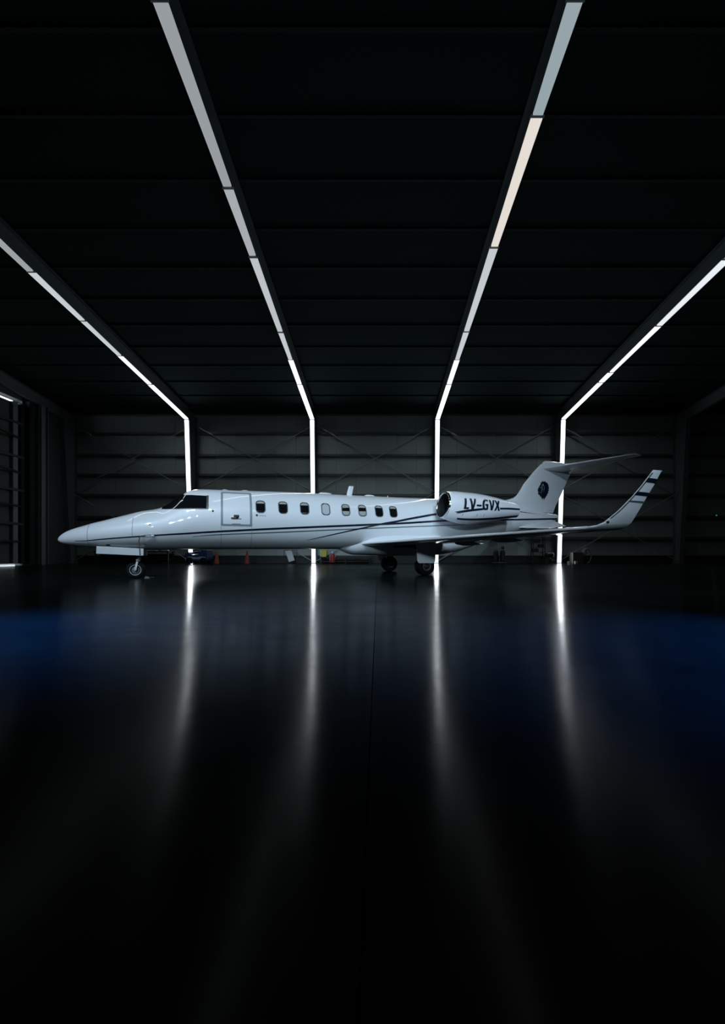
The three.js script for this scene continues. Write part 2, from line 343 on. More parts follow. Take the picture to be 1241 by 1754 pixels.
// ---------------------------------------------------------------- unseen lamps out of view, placed to light the aircraft and floor
for (const [x, along, aim] of [[-10, -9.6, 'nose cone'], [-6, -6.4, 'cabin door'], [-2, -3.2, 'cabin windows'], [2, 0, 'wing root'], [6, 3.4, 'engine'], [10, 6.4, 'tail fin']]) {
  const from = V(x, 7.9, FRONT - 0.6), to = V(0.93 + along * 0.934, 1.5, -14 - along * 0.358).sub(from).normalize();
  const t = thing('unseen_flood_lamp', 'unseen square flood lamp behind the viewer, placed to light the ' + aim, 'lamp', from.toArray(), 0, 'unseen flood lamps on the front wall');
  const head = new THREE.Group(); head.name = 'lamp_head'; head.quaternion.setFromUnitVectors(V(0, 0, -1), to); t.add(head);
  mesh('housing', [rbox(0.4, 0.34, 0.06, 0, 0, 0.05, 0.02), rbox(0.4, 0.03, 0.12, 0, 0.16, 0, 0.01), rbox(0.4, 0.03, 0.12, 0, -0.16, 0, 0.01), rbox(0.03, 0.3, 0.12, 0.185, 0, 0, 0.01), rbox(0.03, 0.3, 0.12, -0.185, 0, 0, 0.01)], M.steel, head);
  mesh('lens', rbox(0.34, 0.29, 0.02, 0, 0, 0.0, 0.008), glow(cool(4)), head);
  mesh('bracket', [rod(V(0, 0, 0.05), V(0, 0, 0.58), 0.03), rbox(0.2, 0.2, 0.03, 0, 0, 0.58, 0.01)], M.dark, t);
  const l = new THREE.SpotLight(rgb(...UNSEEN_FLOOD.color), UNSEEN_FLOOD.power * (Math.abs(x) > 8 ? 0.32 : Math.abs(x) > 4 ? 0.85 : 1.15), 0, 11.5 * D, 1, 2);
  l.position.copy(to.clone().multiplyScalar(0.12)); l.target.position.copy(to.clone().multiplyScalar(10)); l.castShadow = true; l.shadow.radius = 8;
  t.add(l); t.add(l.target);
}
for (const [x, along, tz, aim] of [[-10, -9.2, 0, 'nose cone'], [-6, -6.2, 0, 'cabin door'], [-2, -3, 0, 'cabin windows'], [2, 0.2, 0, 'wing root'], [6, 3.4, 0, 'engine'], [5, 1.4, 7.0, 'near winglet']]) {
  const at = V(x, 9.9, 0.6), to = V(0.93 + along * 0.934 + tz * 0.358, 1.7, -14 - along * 0.358 + tz * 0.934).sub(at).normalize();
  const t = thing('unseen_high_bay_lamp', 'unseen bell-shaped lamp above the viewer, placed to light the ' + aim, 'lamp', at.toArray(), 0, 'unseen high bay lamps above the viewer');
  const head = new THREE.Group(); head.name = 'lamp_head'; head.quaternion.setFromUnitVectors(V(0, -1, 0), to); t.add(head);
  mesh('reflector', lathe([[0.06, 0.34], [0.1, 0.3], [0.14, 0.18], [0.24, 0.02], [0.26, 0], [0.235, 0.02], [0.12, 0.18], [0.05, 0.28]]), M.alu, head);
  mesh('lens', new THREE.SphereGeometry(0.11, 20, 14).scale(1, 0.55, 1).translate(0, 0.08, 0), glow(cool(4)), head);
  mesh('hanger', rod(V(0, 0.25, 0), V(0, flangeY(0.6) + 0.8 - 9.9, 0), 0.015), M.dark, t);
  const l = new THREE.SpotLight(rgb(...UNSEEN_HIGH_BAY.color), UNSEEN_HIGH_BAY.power * (tz ? 0.5 : x > 5 ? 1.2 : 1), 0, 19 * D, 1, 2);
  l.position.copy(to.clone().multiplyScalar(0.08)); l.target.position.copy(to.clone().multiplyScalar(10)); l.castShadow = true; l.shadow.radius = 5;
  t.add(l); t.add(l.target);
}
for (const [side, x, z, tx, tz, power] of [['left', -5.6, -2.3, -3.9, -3.2, UNSEEN_BLUE.left], ['right', 5.0, -1.8, 3.1, -2.75, UNSEEN_BLUE.right]]) {
  const t = thing('unseen_blue_lamp', 'unseen blue lamp placed to light the floor at the ' + side + ' of the picture', 'lamp', [x, 0, z], 0);
  const head = new THREE.Group(); head.name = 'lamp_head'; head.position.set(0, 2.5, 0); t.add(head);
  const to = V(tx - x, -2.5, tz - z).normalize(); head.quaternion.setFromUnitVectors(V(0, -1, 0), to);
  mesh('housing', lathe([[0.001, 0.3], [0.09, 0.3], [0.12, 0.24], [0.13, 0.0], [0.12, -0.02], [0.11, 0.0], [0.1, 0.1]]), M.dark, head);
  mesh('lens', new THREE.CylinderGeometry(0.105, 0.105, 0.02, 28).translate(0, 0.04, 0), glow(UNSEEN_BLUE.color.map((v) => v * 1.5)), head);
  mesh('pole', rod(V(0, 0.7, 0), V(0, 2.5, 0), 0.016), M.dark, t);
  for (let k = 0; k < 3; k++) part('leg', rod(V(0, 0.95, 0), V(0.5 * Math.cos(k * 2.094), 0.012, 0.5 * Math.sin(k * 2.094)), 0.012), M.dark, t);
  const l = new THREE.SpotLight(rgb(...UNSEEN_BLUE.color), power, 0, 36 * D, 1, 2); l.shadow.radius = 5;
  l.position.copy(V(0, 2.5, 0).addScaledVector(to, 0.05)); l.target.position.copy(V(0, 2.5, 0).addScaledVector(to, 3)); l.castShadow = true; t.add(l); t.add(l.target);
}

// ---------------------------------------------------------------- the aircraft (local axes: x aft, y up, z to port; origin on the floor between the main wheels)
const jet = thing('business_jet', 'white twin-engine business jet with navy stripes, T-tail and winglets parked on the dark floor', 'aeroplane', [0.93, 0, -14.0], 21 * D);
const F = table([  // x, top, bottom, height of the widest line, half width
  [-9.79, 1.046, 1.034, 1.04, 0.006], [-9.785, 1.067, 1.013, 1.04, 0.027], [-9.77, 1.097, 0.988, 1.041, 0.056], [-9.74, 1.14, 0.963, 1.045, 0.088], [-9.69, 1.185, 0.937, 1.05, 0.125], [-9.6, 1.25, 0.91, 1.06, 0.175], [-9.42, 1.335, 0.88, 1.09, 0.245], [-9.24, 1.40, 0.86, 1.11, 0.31],
  [-8.99, 1.49, 0.835, 1.14, 0.385], [-8.73, 1.57, 0.815, 1.17, 0.455], [-8.29, 1.71, 0.79, 1.22, 0.555], [-7.9, 1.83, 0.78, 1.27, 0.63], [-7.6, 1.89, 0.775, 1.32, 0.69], [-7.41, 1.95, 0.775, 1.36, 0.72],
  [-7.15, 2.13, 0.78, 1.41, 0.755], [-6.93, 2.31, 0.785, 1.46, 0.78], [-6.76, 2.42, 0.79, 1.52, 0.80], [-6.62, 2.475, 0.79, 1.56, 0.81], [-6.48, 2.5, 0.79, 1.60, 0.825], [-6.17, 2.512, 0.795, 1.63, 0.845],
  [-5.4, 2.525, 0.80, 1.655, 0.87], [-4.2, 2.55, 0.805, 1.675, 0.875], [-2, 2.56, 0.81, 1.68, 0.875], [1.1, 2.57, 0.82, 1.69, 0.87], [2.3, 2.56, 0.93, 1.73, 0.83], [3.3, 2.5, 1.13, 1.80, 0.72],
  [4.3, 2.43, 1.37, 1.88, 0.55], [5.3, 2.34, 1.63, 1.98, 0.36], [6.2, 2.25, 1.87, 2.06, 0.19], [6.66, 2.21, 1.985, 2.10, 0.10]]);
function fuselageRing(x, n = 72) {
  const [t, b, c, w] = F(x), r = [];
  for (let k = 0; k < n; k++) { const a = k / n * 2 * Math.PI, s = Math.sin(a); r.push(V(x, c + (s > 0 ? t - c : c - b) * s, w * Math.cos(a))); }
  return r;
}
const half = (x, y) => { const [t, b, c, w] = F(x), q = (y - c) / (y > c ? t - c : c - b); return w * Math.sqrt(Math.max(0, 1 - q * q)); };
function surfOf(h, mid = 0) {                                        // port-side surface point and normal at (x, y)
  return (x, y, off, side = 1) => {
    const e = 0.004, z = h(x, y), dx = (h(x + e, y) - h(x - e, y)) / (2 * e), dy = (h(x, y + e) - h(x, y - e)) / (2 * e);
    const n = V(-dx, -dy, 1).normalize();
    return { p: V(x + n.x * off, y + n.y * off, side * (mid + z + n.z * off)), n: V(n.x, n.y, side * n.z) };
  };
}
const onHull = surfOf(half);
function patch(shape, surf, off, edge = 0.05, side = 1) {            // a flat outline laid onto the skin
  let g = new THREE.ShapeGeometry(shape, 10); g = new TessellateModifier(edge, 8).modify(g.index ? g.toNonIndexed() : g);
  const p = g.attributes.position, pos = [], nor = [];
  for (let i = 0; i < p.count; i += 3) for (const k of side > 0 ? [0, 1, 2] : [0, 2, 1]) { const s = surf(p.getX(i + k), p.getY(i + k), off, side); pos.push(s.p.x, s.p.y, s.p.z); nor.push(s.n.x, s.n.y, s.n.z); }
  const o = new THREE.BufferGeometry(); o.setAttribute('position', new THREE.Float32BufferAttribute(pos, 3)); o.setAttribute('normal', new THREE.Float32BufferAttribute(nor, 3)); return o;
}
function ribbon(pts, surf, off = 0.004, side = 1, step = 0.08) {     // pts [x, y, width]: a painted line
  const t = table(pts.map((p) => p)), x0 = pts[0][0], x1 = pts[pts.length - 1][0], n = Math.ceil((x1 - x0) / step), pos = [], nor = [], idx = [];
  for (let i = 0; i <= n; i++) { const x = x0 + (x1 - x0) * i / n, [y, w] = t(x); for (const k of [-0.5, 0, 0.5]) { const s = surf(x, y + k * w, off, side); pos.push(s.p.x, s.p.y, s.p.z); nor.push(s.n.x, s.n.y, s.n.z); } }
  for (let i = 0; i < n; i++) for (let k = 0; k < 2; k++) { const a = i * 3 + k; side > 0 ? idx.push(a, a + 3, a + 1, a + 1, a + 3, a + 4) : idx.push(a, a + 1, a + 3, a + 1, a + 4, a + 3); }
  const g = new THREE.BufferGeometry(); g.setAttribute('position', new THREE.Float32BufferAttribute(pos, 3)); g.setAttribute('normal', new THREE.Float32BufferAttribute(nor, 3)); g.setIndex(idx); return g;
}
function upright(x, y0, y1, w, surf, off = 0.004, side = 1, n = 24) { // a painted line up the skin
  const pos = [], nor = [], idx = [];
  for (let i = 0; i <= n; i++) for (const k of [-0.5, 0.5]) { const s = surf(x + k * w, y0 + (y1 - y0) * i / n, off, side); pos.push(s.p.x, s.p.y, s.p.z); nor.push(s.n.x, s.n.y, s.n.z); }
  for (let i = 0; i < n; i++) { const a = i * 2; side > 0 ? idx.push(a, a + 1, a + 2, a + 1, a + 3, a + 2) : idx.push(a, a + 2, a + 1, a + 1, a + 2, a + 3); }
  const g = new THREE.BufferGeometry(); g.setAttribute('position', new THREE.Float32BufferAttribute(pos, 3)); g.setAttribute('normal', new THREE.Float32BufferAttribute(nor, 3)); g.setIndex(idx); return g;
}
const poly = (pts) => new THREE.Shape(pts.map((p) => new THREE.Vector2(p[0], p[1])));
function roundRect(cx, cy, w, h, r, hole) {
  const s = new (hole ? THREE.Path : THREE.Shape)(), x = cx - w / 2, y = cy - h / 2;
  s.moveTo(x + r, y); s.lineTo(x + w - r, y); s.absarc(x + w - r, y + r, r, -Math.PI / 2, 0); s.lineTo(x + w, y + h - r); s.absarc(x + w - r, y + h - r, r, 0, Math.PI / 2);
  s.lineTo(x + r, y + h); s.absarc(x + r, y + h - r, r, Math.PI / 2, Math.PI); s.lineTo(x, y + r); s.absarc(x + r, y + r, r, Math.PI, Math.PI * 1.5); return s;
}
{
  const xs = []; const NOSE_END = -9.07;
  for (let k = 0; k < 16; k++) xs.push(-9.79 + 0.39 * (k / 16) ** 2); for (let x = -9.4; x < NOSE_END - 0.03; x += 0.06) xs.push(x); xs.push(NOSE_END);
  mesh('nose_cone', loft(xs.map((x) => fuselageRing(x))), M.white, jet);
  const ys = []; for (let x = NOSE_END; x < -5.9; x += 0.06) ys.push(x); for (let x = -5.9; x < 6.6; x += 0.14) ys.push(x); ys.push(6.66);
  mesh('fuselage', loft(ys.map((x) => fuselageRing(x))), M.white, jet);
  const lower = 0.9;
  part('panel_seam', [upright(NOSE_END, 0.88, 1.45, 0.012, onHull)], M.seam, jet);
  part('panel_seam', [upright(-8.03, 1.12, 1.62, 0.01, onHull)], M.seam, jet);
  part('panel_seam', [upright(-5.885, lower, 1.44, 0.01, onHull)], M.seam, jet);
  part('panel_seam', [upright(-5.085, lower, 1.44, 0.01, onHull)], M.seam, jet);
  // painted lines, both sides
  const main = [[-9.36, 1.0, 0.008], [-9.18, 1.003, 0.014], [-8.75, 1.045, 0.024], [-8.3, 1.085, 0.03], [-7.55, 1.15, 0.036], [-6.77, 1.21, 0.042], [-6.15, 1.262, 0.046], [-4.3, 1.39, 0.055], [-2.57, 1.5, 0.058], [-0.65, 1.62, 0.06], [1.5, 1.785, 0.062], [3.9, 1.89, 0.06], [4.88, 1.94, 0.06], [6.27, 2.02, 0.058], [6.62, 2.04, 0.056]];
  const thin = [[-6.6, 1.135, 0.008], [-6.15, 1.18, 0.018], [-4.3, 1.285, 0.028], [-2.58, 1.39, 0.03], [-0.67, 1.5, 0.03], [1.47, 1.625, 0.026], [3.1, 1.73, 0.012]];
  const diag = [[-3.5, 1.07, 0.008], [-2.94, 1.2, 0.024], [-2.24, 1.36, 0.036], [-1.52, 1.52, 0.05], [-1.14, 1.605, 0.055], [-0.67, 1.69, 0.06], [-0.29, 1.77, 0.064], [0.65, 1.95, 0.068], [1.6, 2.12, 0.068]];
  for (const s of [1, -1]) {
    part('navy_stripe', ribbon(main, onHull, 0.004, s), M.navy, jet);
    part('grey_stripe', ribbon(thin, onHull, 0.004, s), M.greyStripe, jet);
    part('diagonal_stripe', ribbon(diag, onHull, 0.006, s), M.navy, jet);
  }
  // cockpit glazing
  for (const s of [1, -1]) {
    const w = mesh(s > 0 ? 'windshield' : 'windshield_001', (() => {
      const pos = [], nor = [], idx = [], nx = 10, na = 14;
      for (let i = 0; i <= nx; i++) {
        const x = -7.37 + 0.53 * i / nx, [t, , c, wd] = F(x), lo = Math.asin(Math.min(0.99, (1.865 - c) / (t - c))), hi = 80 * D;
        for (let j = 0; j <= na; j++) { const a = lo + (hi - lo) * j / na, e = V(0, wd * Math.sin(a), (t - c) * Math.cos(a)).normalize(); pos.push(x - 0.004, c + (t - c) * Math.sin(a) + 0.005 * e.y, s * (wd * Math.cos(a) + 0.005 * e.z)); }
      }
      for (let i = 0; i < nx; i++) for (let j = 0; j < na; j++) { const a = i * (na + 1) + j, b = a + na + 1; s > 0 ? idx.push(a, b, a + 1, a + 1, b, b + 1) : idx.push(a, a + 1, b, a + 1, b + 1, b); }
      const g = new THREE.BufferGeometry(); g.setAttribute('position', new THREE.Float32BufferAttribute(pos, 3)); g.setIndex(idx); g.computeVertexNormals(); return g;
    })(), M.glass, jet);
    const top = []; for (let k = 0; k <= 8; k++) top.push([-6.25 - 0.61 * k / 8, 2.255 + 0.02 * k / 8]);
    const q = mesh(s > 0 ? 'cockpit_window' : 'cockpit_window_001', patch(poly([[-6.86, 1.87], [-6.25, 1.885], ...top]), onHull, 0.005, 0.05, s), M.glass, jet);
    part('window_frame', upright(-6.225, 1.87, 2.27, 0.05, onHull, 0.006, s), M.frame, q);
    part('window_frame', [ribbon([[-7.3, 1.862, 0.016], [-6.2, 1.878, 0.022]], onHull, 0.006, s)], M.frame, q);
  }
  // cabin windows
  const WX = [-4.845, -4.225, -3.605, -2.975, -2.355, -1.825, -1.275, -0.79];
  const blinds = [[0.8, 1], [0.82, 1], [0.78, 1], [0, 1], [0.8, 1, 0, 0.38], [0.78, 1, 0, 0.42], [0.84, 1], [0.82, 1]];
  for (const s of [1, -1]) WX.forEach((x, i) => {
    const W = 0.235, H = 0.335, y = 1.99, r = 0.085;
    const w = part('cabin_window', patch(roundRect(x, y, W, H, r), onHull, 0.004, 0.06, s), M.glass, jet);
    const ring = roundRect(x, y, W + 0.035, H + 0.035, r + 0.015); ring.holes.push(roundRect(x, y, W - 0.01, H - 0.01, r - 0.01, true));
    mesh('window_frame', patch(ring, onHull, 0.006, 0.06, s), M.frame, w);
    const b = blinds[i];
    for (let k = 0; k < b.length; k += 2) {
      const y0 = y - H / 2 + 0.01 + (H - 0.02) * b[k], y1 = y - H / 2 + 0.01 + (H - 0.02) * b[k + 1];
      const inset = (yy) => { const d = Math.max(0, r - 0.01 - Math.min(yy - (y - H / 2 + 0.01), y + H / 2 - 0.01 - yy)); return (r - 0.01) - Math.sqrt(Math.max(0, (r - 0.01) ** 2 - d * d)); };
      const pts = [], n = 10; for (let j = 0; j <= n; j++) { const yy = y0 + (y1 - y0) * j / n; pts.push([x + W / 2 - 0.01 - inset(yy), yy]); } for (let j = n; j >= 0; j--) { const yy = y0 + (y1 - y0) * j / n; pts.push([x - W / 2 + 0.01 + inset(yy), yy]); }
      part('window_blind', patch(poly(pts), onHull, 0.005, 0.06, s), i === 3 ? M.blind : M.shade, w);
    }
  });
  // cabin door
  const dr = mesh('cabin_door', patch(roundRect(-5.485, 1.92, 0.72, 0.9, 0.03), onHull, 0.007, 0.09), M.white, jet);
  const trim = roundRect(-5.485, 1.92, 0.81, 0.965, 0.03); trim.holes.push(roundRect(-5.485, 1.92, 0.70, 0.875, 0.02, true));
  mesh('door_trim', patch(trim, onHull, 0.009, 0.06), M.trim, dr);
  const at = (x, y, o) => onHull(x, y, o).p;
  mesh('latch_recess', patch(roundRect(-5.49, 1.70, 0.14, 0.07, 0.01), onHull, 0.009, 0.05), M.dark, dr);
  mesh('handle', [beam(at(-5.63, 1.645, 0.02), at(-5.49, 1.65, 0.03), 0.02, 0.035), beam(at(-5.49, 1.65, 0.03), at(-5.44, 1.68, 0.02), 0.02, 0.03)], M.chrome, dr);
  mesh('handle_recess', patch(poly([[-5.63, 1.62], [-5.36, 1.615], [-5.36, 1.635], [-5.63, 1.64]]), onHull, 0.009, 0.06), M.dark, dr);
  mesh('step_edge', patch(poly([[-5.6, 1.483], [-5.38, 1.483], [-5.38, 1.497], [-5.6, 1.497]]), onHull, 0.009, 0.06), M.greyStripe, dr);
  part('hinge_fairing', new THREE.SphereGeometry(1, 20, 10).scale(0.1, 0.03, 0.06).translate(-5.77, 2.512, 0), M.white, dr);
  part('hinge_fairing', new THREE.SphereGeometry(1, 20, 10).scale(0.12, 0.03, 0.06).translate(-5.22, 2.522, 0), M.white, dr);
  // small marks and probes
  mesh('roundel', patch((() => { const s = new THREE.Shape(); s.absarc(-4.95, 1.742, 0.03, 0, Math.PI * 2); return s; })(), onHull, 0.004, 0.03), M.navy, jet);
  mesh('small_lettering', [0, 1, 2, 3, 4, 5].map((k) => patch(roundRect(-4.885 + k * 0.033, 1.735, 0.02, 0.016 + (k % 2) * 0.006, 0.003), onHull, 0.004, 0.05)), M.greyStripe, jet);
  part('static_port', patch(roundRect(-6.09, 1.825, 0.045, 0.065, 0.02), onHull, 0.005, 0.05), M.dark, jet);
  part('static_port', patch(roundRect(-7.62, 1.43, 0.05, 0.03, 0.014), onHull, 0.005, 0.05), M.greyStripe, jet);
  part('static_port', patch(roundRect(-8.62, 0.9, 0.1, 0.035, 0.015), onHull, 0.005, 0.05), M.dark, jet);
  mesh('pitot_probe', [rod(at(-7.55, 1.17, 0), at(-7.55, 1.17, 0.09), 0.02), rod(at(-7.5, 1.17, 0.09), at(-7.72, 1.155, 0.09), 0.012)], M.alu, jet);
  // antennas on the roof
  mesh('blade_antenna', loft([0, 1].map((k) => [[-2.11 + 0.1 * k, 2.53 + 0.33 * k, 0], [-2.06 + 0.1 * k, 2.53 + 0.33 * k, 0.018], [-1.93 + 0.08 * k, 2.53 + 0.33 * k, 0.012], [-1.91 + 0.06 * k, 2.53 + 0.33 * k, 0], [-1.93 + 0.08 * k, 2.53 + 0.33 * k, -0.012], [-2.06 + 0.1 * k, 2.53 + 0.33 * k, -0.018]].map((p) => V(...p)))), M.white, jet);
  part('antenna_blister', new THREE.SphereGeometry(1, 24, 12).scale(0.22, 0.05, 0.09).translate(-2.8, 2.56, 0), M.white, jet);
  part('antenna_blister', new THREE.SphereGeometry(1, 24, 12).scale(0.19, 0.05, 0.08).translate(-1.3, 2.563, 0), M.white, jet);
  mesh('whip_probe', rod(V(-0.66, 2.55, 0), V(-0.64, 2.62, 0), 0.012), M.alu, jet);
}
// belly fairing under the wing
const B = table([[-2.35, 0.95, 0.16, 0.1, 0.28], [-1.95, 1.0, 0.36, 0.15, 0.47], [-1.65, 1.1, 0.48, 0.2, 0.62], [-1.35, 1.18, 0.57, 0.25, 0.71], [-0.9, 1.2, 0.605, 0.26, 0.75], [0, 1.2, 0.615, 0.26, 0.765], [1.0, 1.2, 0.6, 0.26, 0.765], [1.9, 1.2, 0.48, 0.25, 0.72], [2.6, 1.22, 0.3, 0.2, 0.5], [3.0, 1.25, 0.1, 0.1, 0.25]]);
{
  const xs = []; for (let x = -2.35; x <= 3.001; x += 0.107) xs.push(x);
  mesh('belly_fairing', loft(xs.map((x) => { const [c, hl, hu, w] = B(x), r = []; for (let k = 0; k < 48; k++) { const a = k / 48 * 2 * Math.PI, e = 0.92, h = Math.sin(a) > 0 ? hu : hl; r.push(V(x, c + h * Math.sign(Math.sin(a)) * Math.abs(Math.sin(a)) ** e, w * Math.sign(Math.cos(a)) * Math.abs(Math.cos(a)) ** e)); } return r; })), M.white, jet);
}
// aerofoil sections
const foil = (t) => 5 * (0.2969 * Math.sqrt(t) - 0.126 * t - 0.3516 * t * t + 0.2843 * t ** 3 - 0.1036 * t ** 4);
function section(le, te, thick, dir, n = 22) {                       // le, te points, thickness ratio, direction of thickness
  const c = te.clone().sub(le), L = c.length(), up = [], lo = [];
  for (let i = 0; i <= n; i++) { const t = (1 - Math.cos(Math.PI * i / n)) / 2, h = foil(t) * thick * L + 0.002; up.push(le.clone().addScaledVector(c, t).addScaledVector(dir, h)); if (i > 0 && i < n) lo.push(le.clone().addScaledVector(c, t).addScaledVector(dir, -h)); }
  return [...up, ...lo.reverse()];
}
const tipSections = [[0.64, 1.175, 1.50, 1.16, 6.85, 0.105, 0], [0.70, 1.20, 1.51, 1.20, 7.02, 0.10, 25], [0.80, 1.27, 1.53, 1.285, 7.11, 0.095, 55], [1.09, 1.49, 1.64, 1.505, 7.17, 0.085, 78], [1.37, 1.74, 1.79, 1.755, 7.21, 0.085, 82], [1.60, 1.98, 1.94, 1.995, 7.25, 0.085, 82], [1.84, 2.26, 2.10, 2.28, 7.29, 0.085, 82], [1.87, 2.295, 2.13, 2.3, 7.294, 0.05, 82]];
function wing(side) {
  const sec = [[-1.76, 0.965, 1.05, 0.96, 0.55, 0.06, 0], [-1.62, 0.985, 1.06, 0.975, 1.0, 0.06, 0]];
  for (let k = 1; k <= 6; k++) { const t = k / 7; sec.push([-1.62 + (0.64 + 1.62) * t, 0.985 + 0.19 * t, 1.06 + 0.44 * t, 0.975 + 0.185 * t, 1.0 + 5.85 * t, 0.06 + 0.035 * t, 0]); }
  const ring = (s) => section(V(s[0], s[1], side * s[4]), V(s[2], s[3], side * s[4]), s[5], V(0, Math.cos(s[6] * D), side * -Math.sin(s[6] * D)));
  const w = part('wing', loft([...sec, tipSections[0]].map(ring)), M.white, jet);
  mesh('winglet', loft(tipSections.map(ring)), M.white, w);
  // leading edge, its reflected bright line put into a pale colour
  const nose = (s, f) => { const le = V(s[0], s[1], side * s[4]), te = V(s[2], s[3], side * s[4]), L = te.x - le.x, r = []; for (let i = -6; i <= 6; i++) { const t = (Math.abs(i) / 6) ** 2 * f / L, h = foil(Math.max(t, 1e-4)) * s[5] * L + 0.005; r.push(V(le.x - 0.004 + t * L, le.y + Math.sign(i) * h * (i ? 1 : 0), le.z)); } return r; };
  const strip = [...sec.slice(1), tipSections[0]].map((s) => nose(s, 0.1));
  const pos = [], idx = []; for (const r of strip) for (const p of r) pos.push(p.x, p.y, p.z);
  for (let i = 0; i + 1 < strip.length; i++) for (let j = 0; j < 12; j++) { const a = i * 13 + j, b = a + 13; side > 0 ? idx.push(a, a + 1, b, a + 1, b + 1, b) : idx.push(a, b, a + 1, a + 1, b, b + 1); }
  const g = new THREE.BufferGeometry(); g.setAttribute('position', new THREE.Float32BufferAttribute(pos, 3)); g.setIndex(idx); g.computeVertexNormals();
  mesh('leading_edge', g, M.edge, w);
  // flap fairings below, landing light and winglet bands
  for (const z of [2.6, 4.3]) { const t = (z - 1) / 5.85, y = 0.95 + 0.19 * t; part('flap_fairing', loft([0, 0.1, 0.3, 0.55, 0.8, 1].map((q, i) => { const h = [0.004, 0.04, 0.065, 0.06, 0.035, 0.004][i], r = []; for (let k = 0; k < 16; k++) r.push(V(0.35 + q * 1.0, y - 0.04 + h * Math.sin(k / 8 * Math.PI), side * z + 0.75 * h * Math.cos(k / 8 * Math.PI))); return r; })), M.white, w); }
  const bands = [[2.05, 2.135, M.navy], [1.795, 1.865, M.navy], [1.66, 1.695, M.greyStripe]];
  const wl = table(tipSections.slice(2, 7).map((s) => [s[1], s[0], s[2], s[4]]));
  const outer = (x, y) => { const [le, te, z] = wl(y), L = te - le, t = Math.min(0.999, Math.max(0.001, (x - le) / L)); return z + foil(t) * 0.085 * L + 0.002; };
  for (const [y0, y1, m] of bands) {
    const a = wl(y0), b = wl(y1);
    part('winglet_band', patch(poly([[a[0] + 0.012, y0], [a[1] - 0.004, y0 - 0.004], [b[1] - 0.004, y1 - 0.004], [b[0] + 0.012, y1]]), surfOf(outer), 0.004, 0.05, side), m, w);
  }
  part('leading_edge_shade', (() => { const q = []; for (let k = 0; k <= 12; k++) { const y = 1.34 + 0.9 * k / 12; q.push([wl(y)[0] + 0.008, y]); } for (let k = 12; k >= 0; k--) { const y = 1.34 + 0.9 * k / 12; q.push([wl(y)[0] + 0.045, y]); } return patch(poly(q), surfOf(outer), 0.003, 0.05, side); })(), M.frame, w);  // dark strip painted for the shading behind the winglet leading edge
  mesh('position_light', new THREE.SphereGeometry(0.024, 16, 10).translate(0.86, 1.275, side * 7.15), M.dark, w);
  return w;
}
wing(1); wing(-1);
// engines
const N = table([[0.62, 2.19, 0.385], [0.66, 2.19, 0.415], [0.8, 2.185, 0.45], [1.1, 2.15, 0.495], [1.42, 2.12, 0.515], [1.92, 2.12, 0.49], [2.5, 2.13, 0.405], [2.96, 2.135, 0.32], [3.3, 2.13, 0.262], [3.44, 2.125, 0.245]]);
const scarf = (x, a) => (x < 1.4 ? 0.055 * Math.sin(a) * (1.4 - x) / 0.8 : 0);
function nacRing(x, r, c, side, n = 56) { const q = []; for (let k = 0; k < n; k++) { const a = k / n * 2 * Math.PI; q.push(V(x + scarf(x, a), c + r * Math.sin(a), side * 1.45 + r * Math.cos(a))); } return q; }
const onNacelle = surfOf((x, y) => { const [c, r] = N(x); return Math.sqrt(Math.max(0, r * r - (y - c) ** 2)); }, 1.45);
const font = await new FontLoader().loadAsync('fonts/droid/droid_sans_bold.typeface.json');
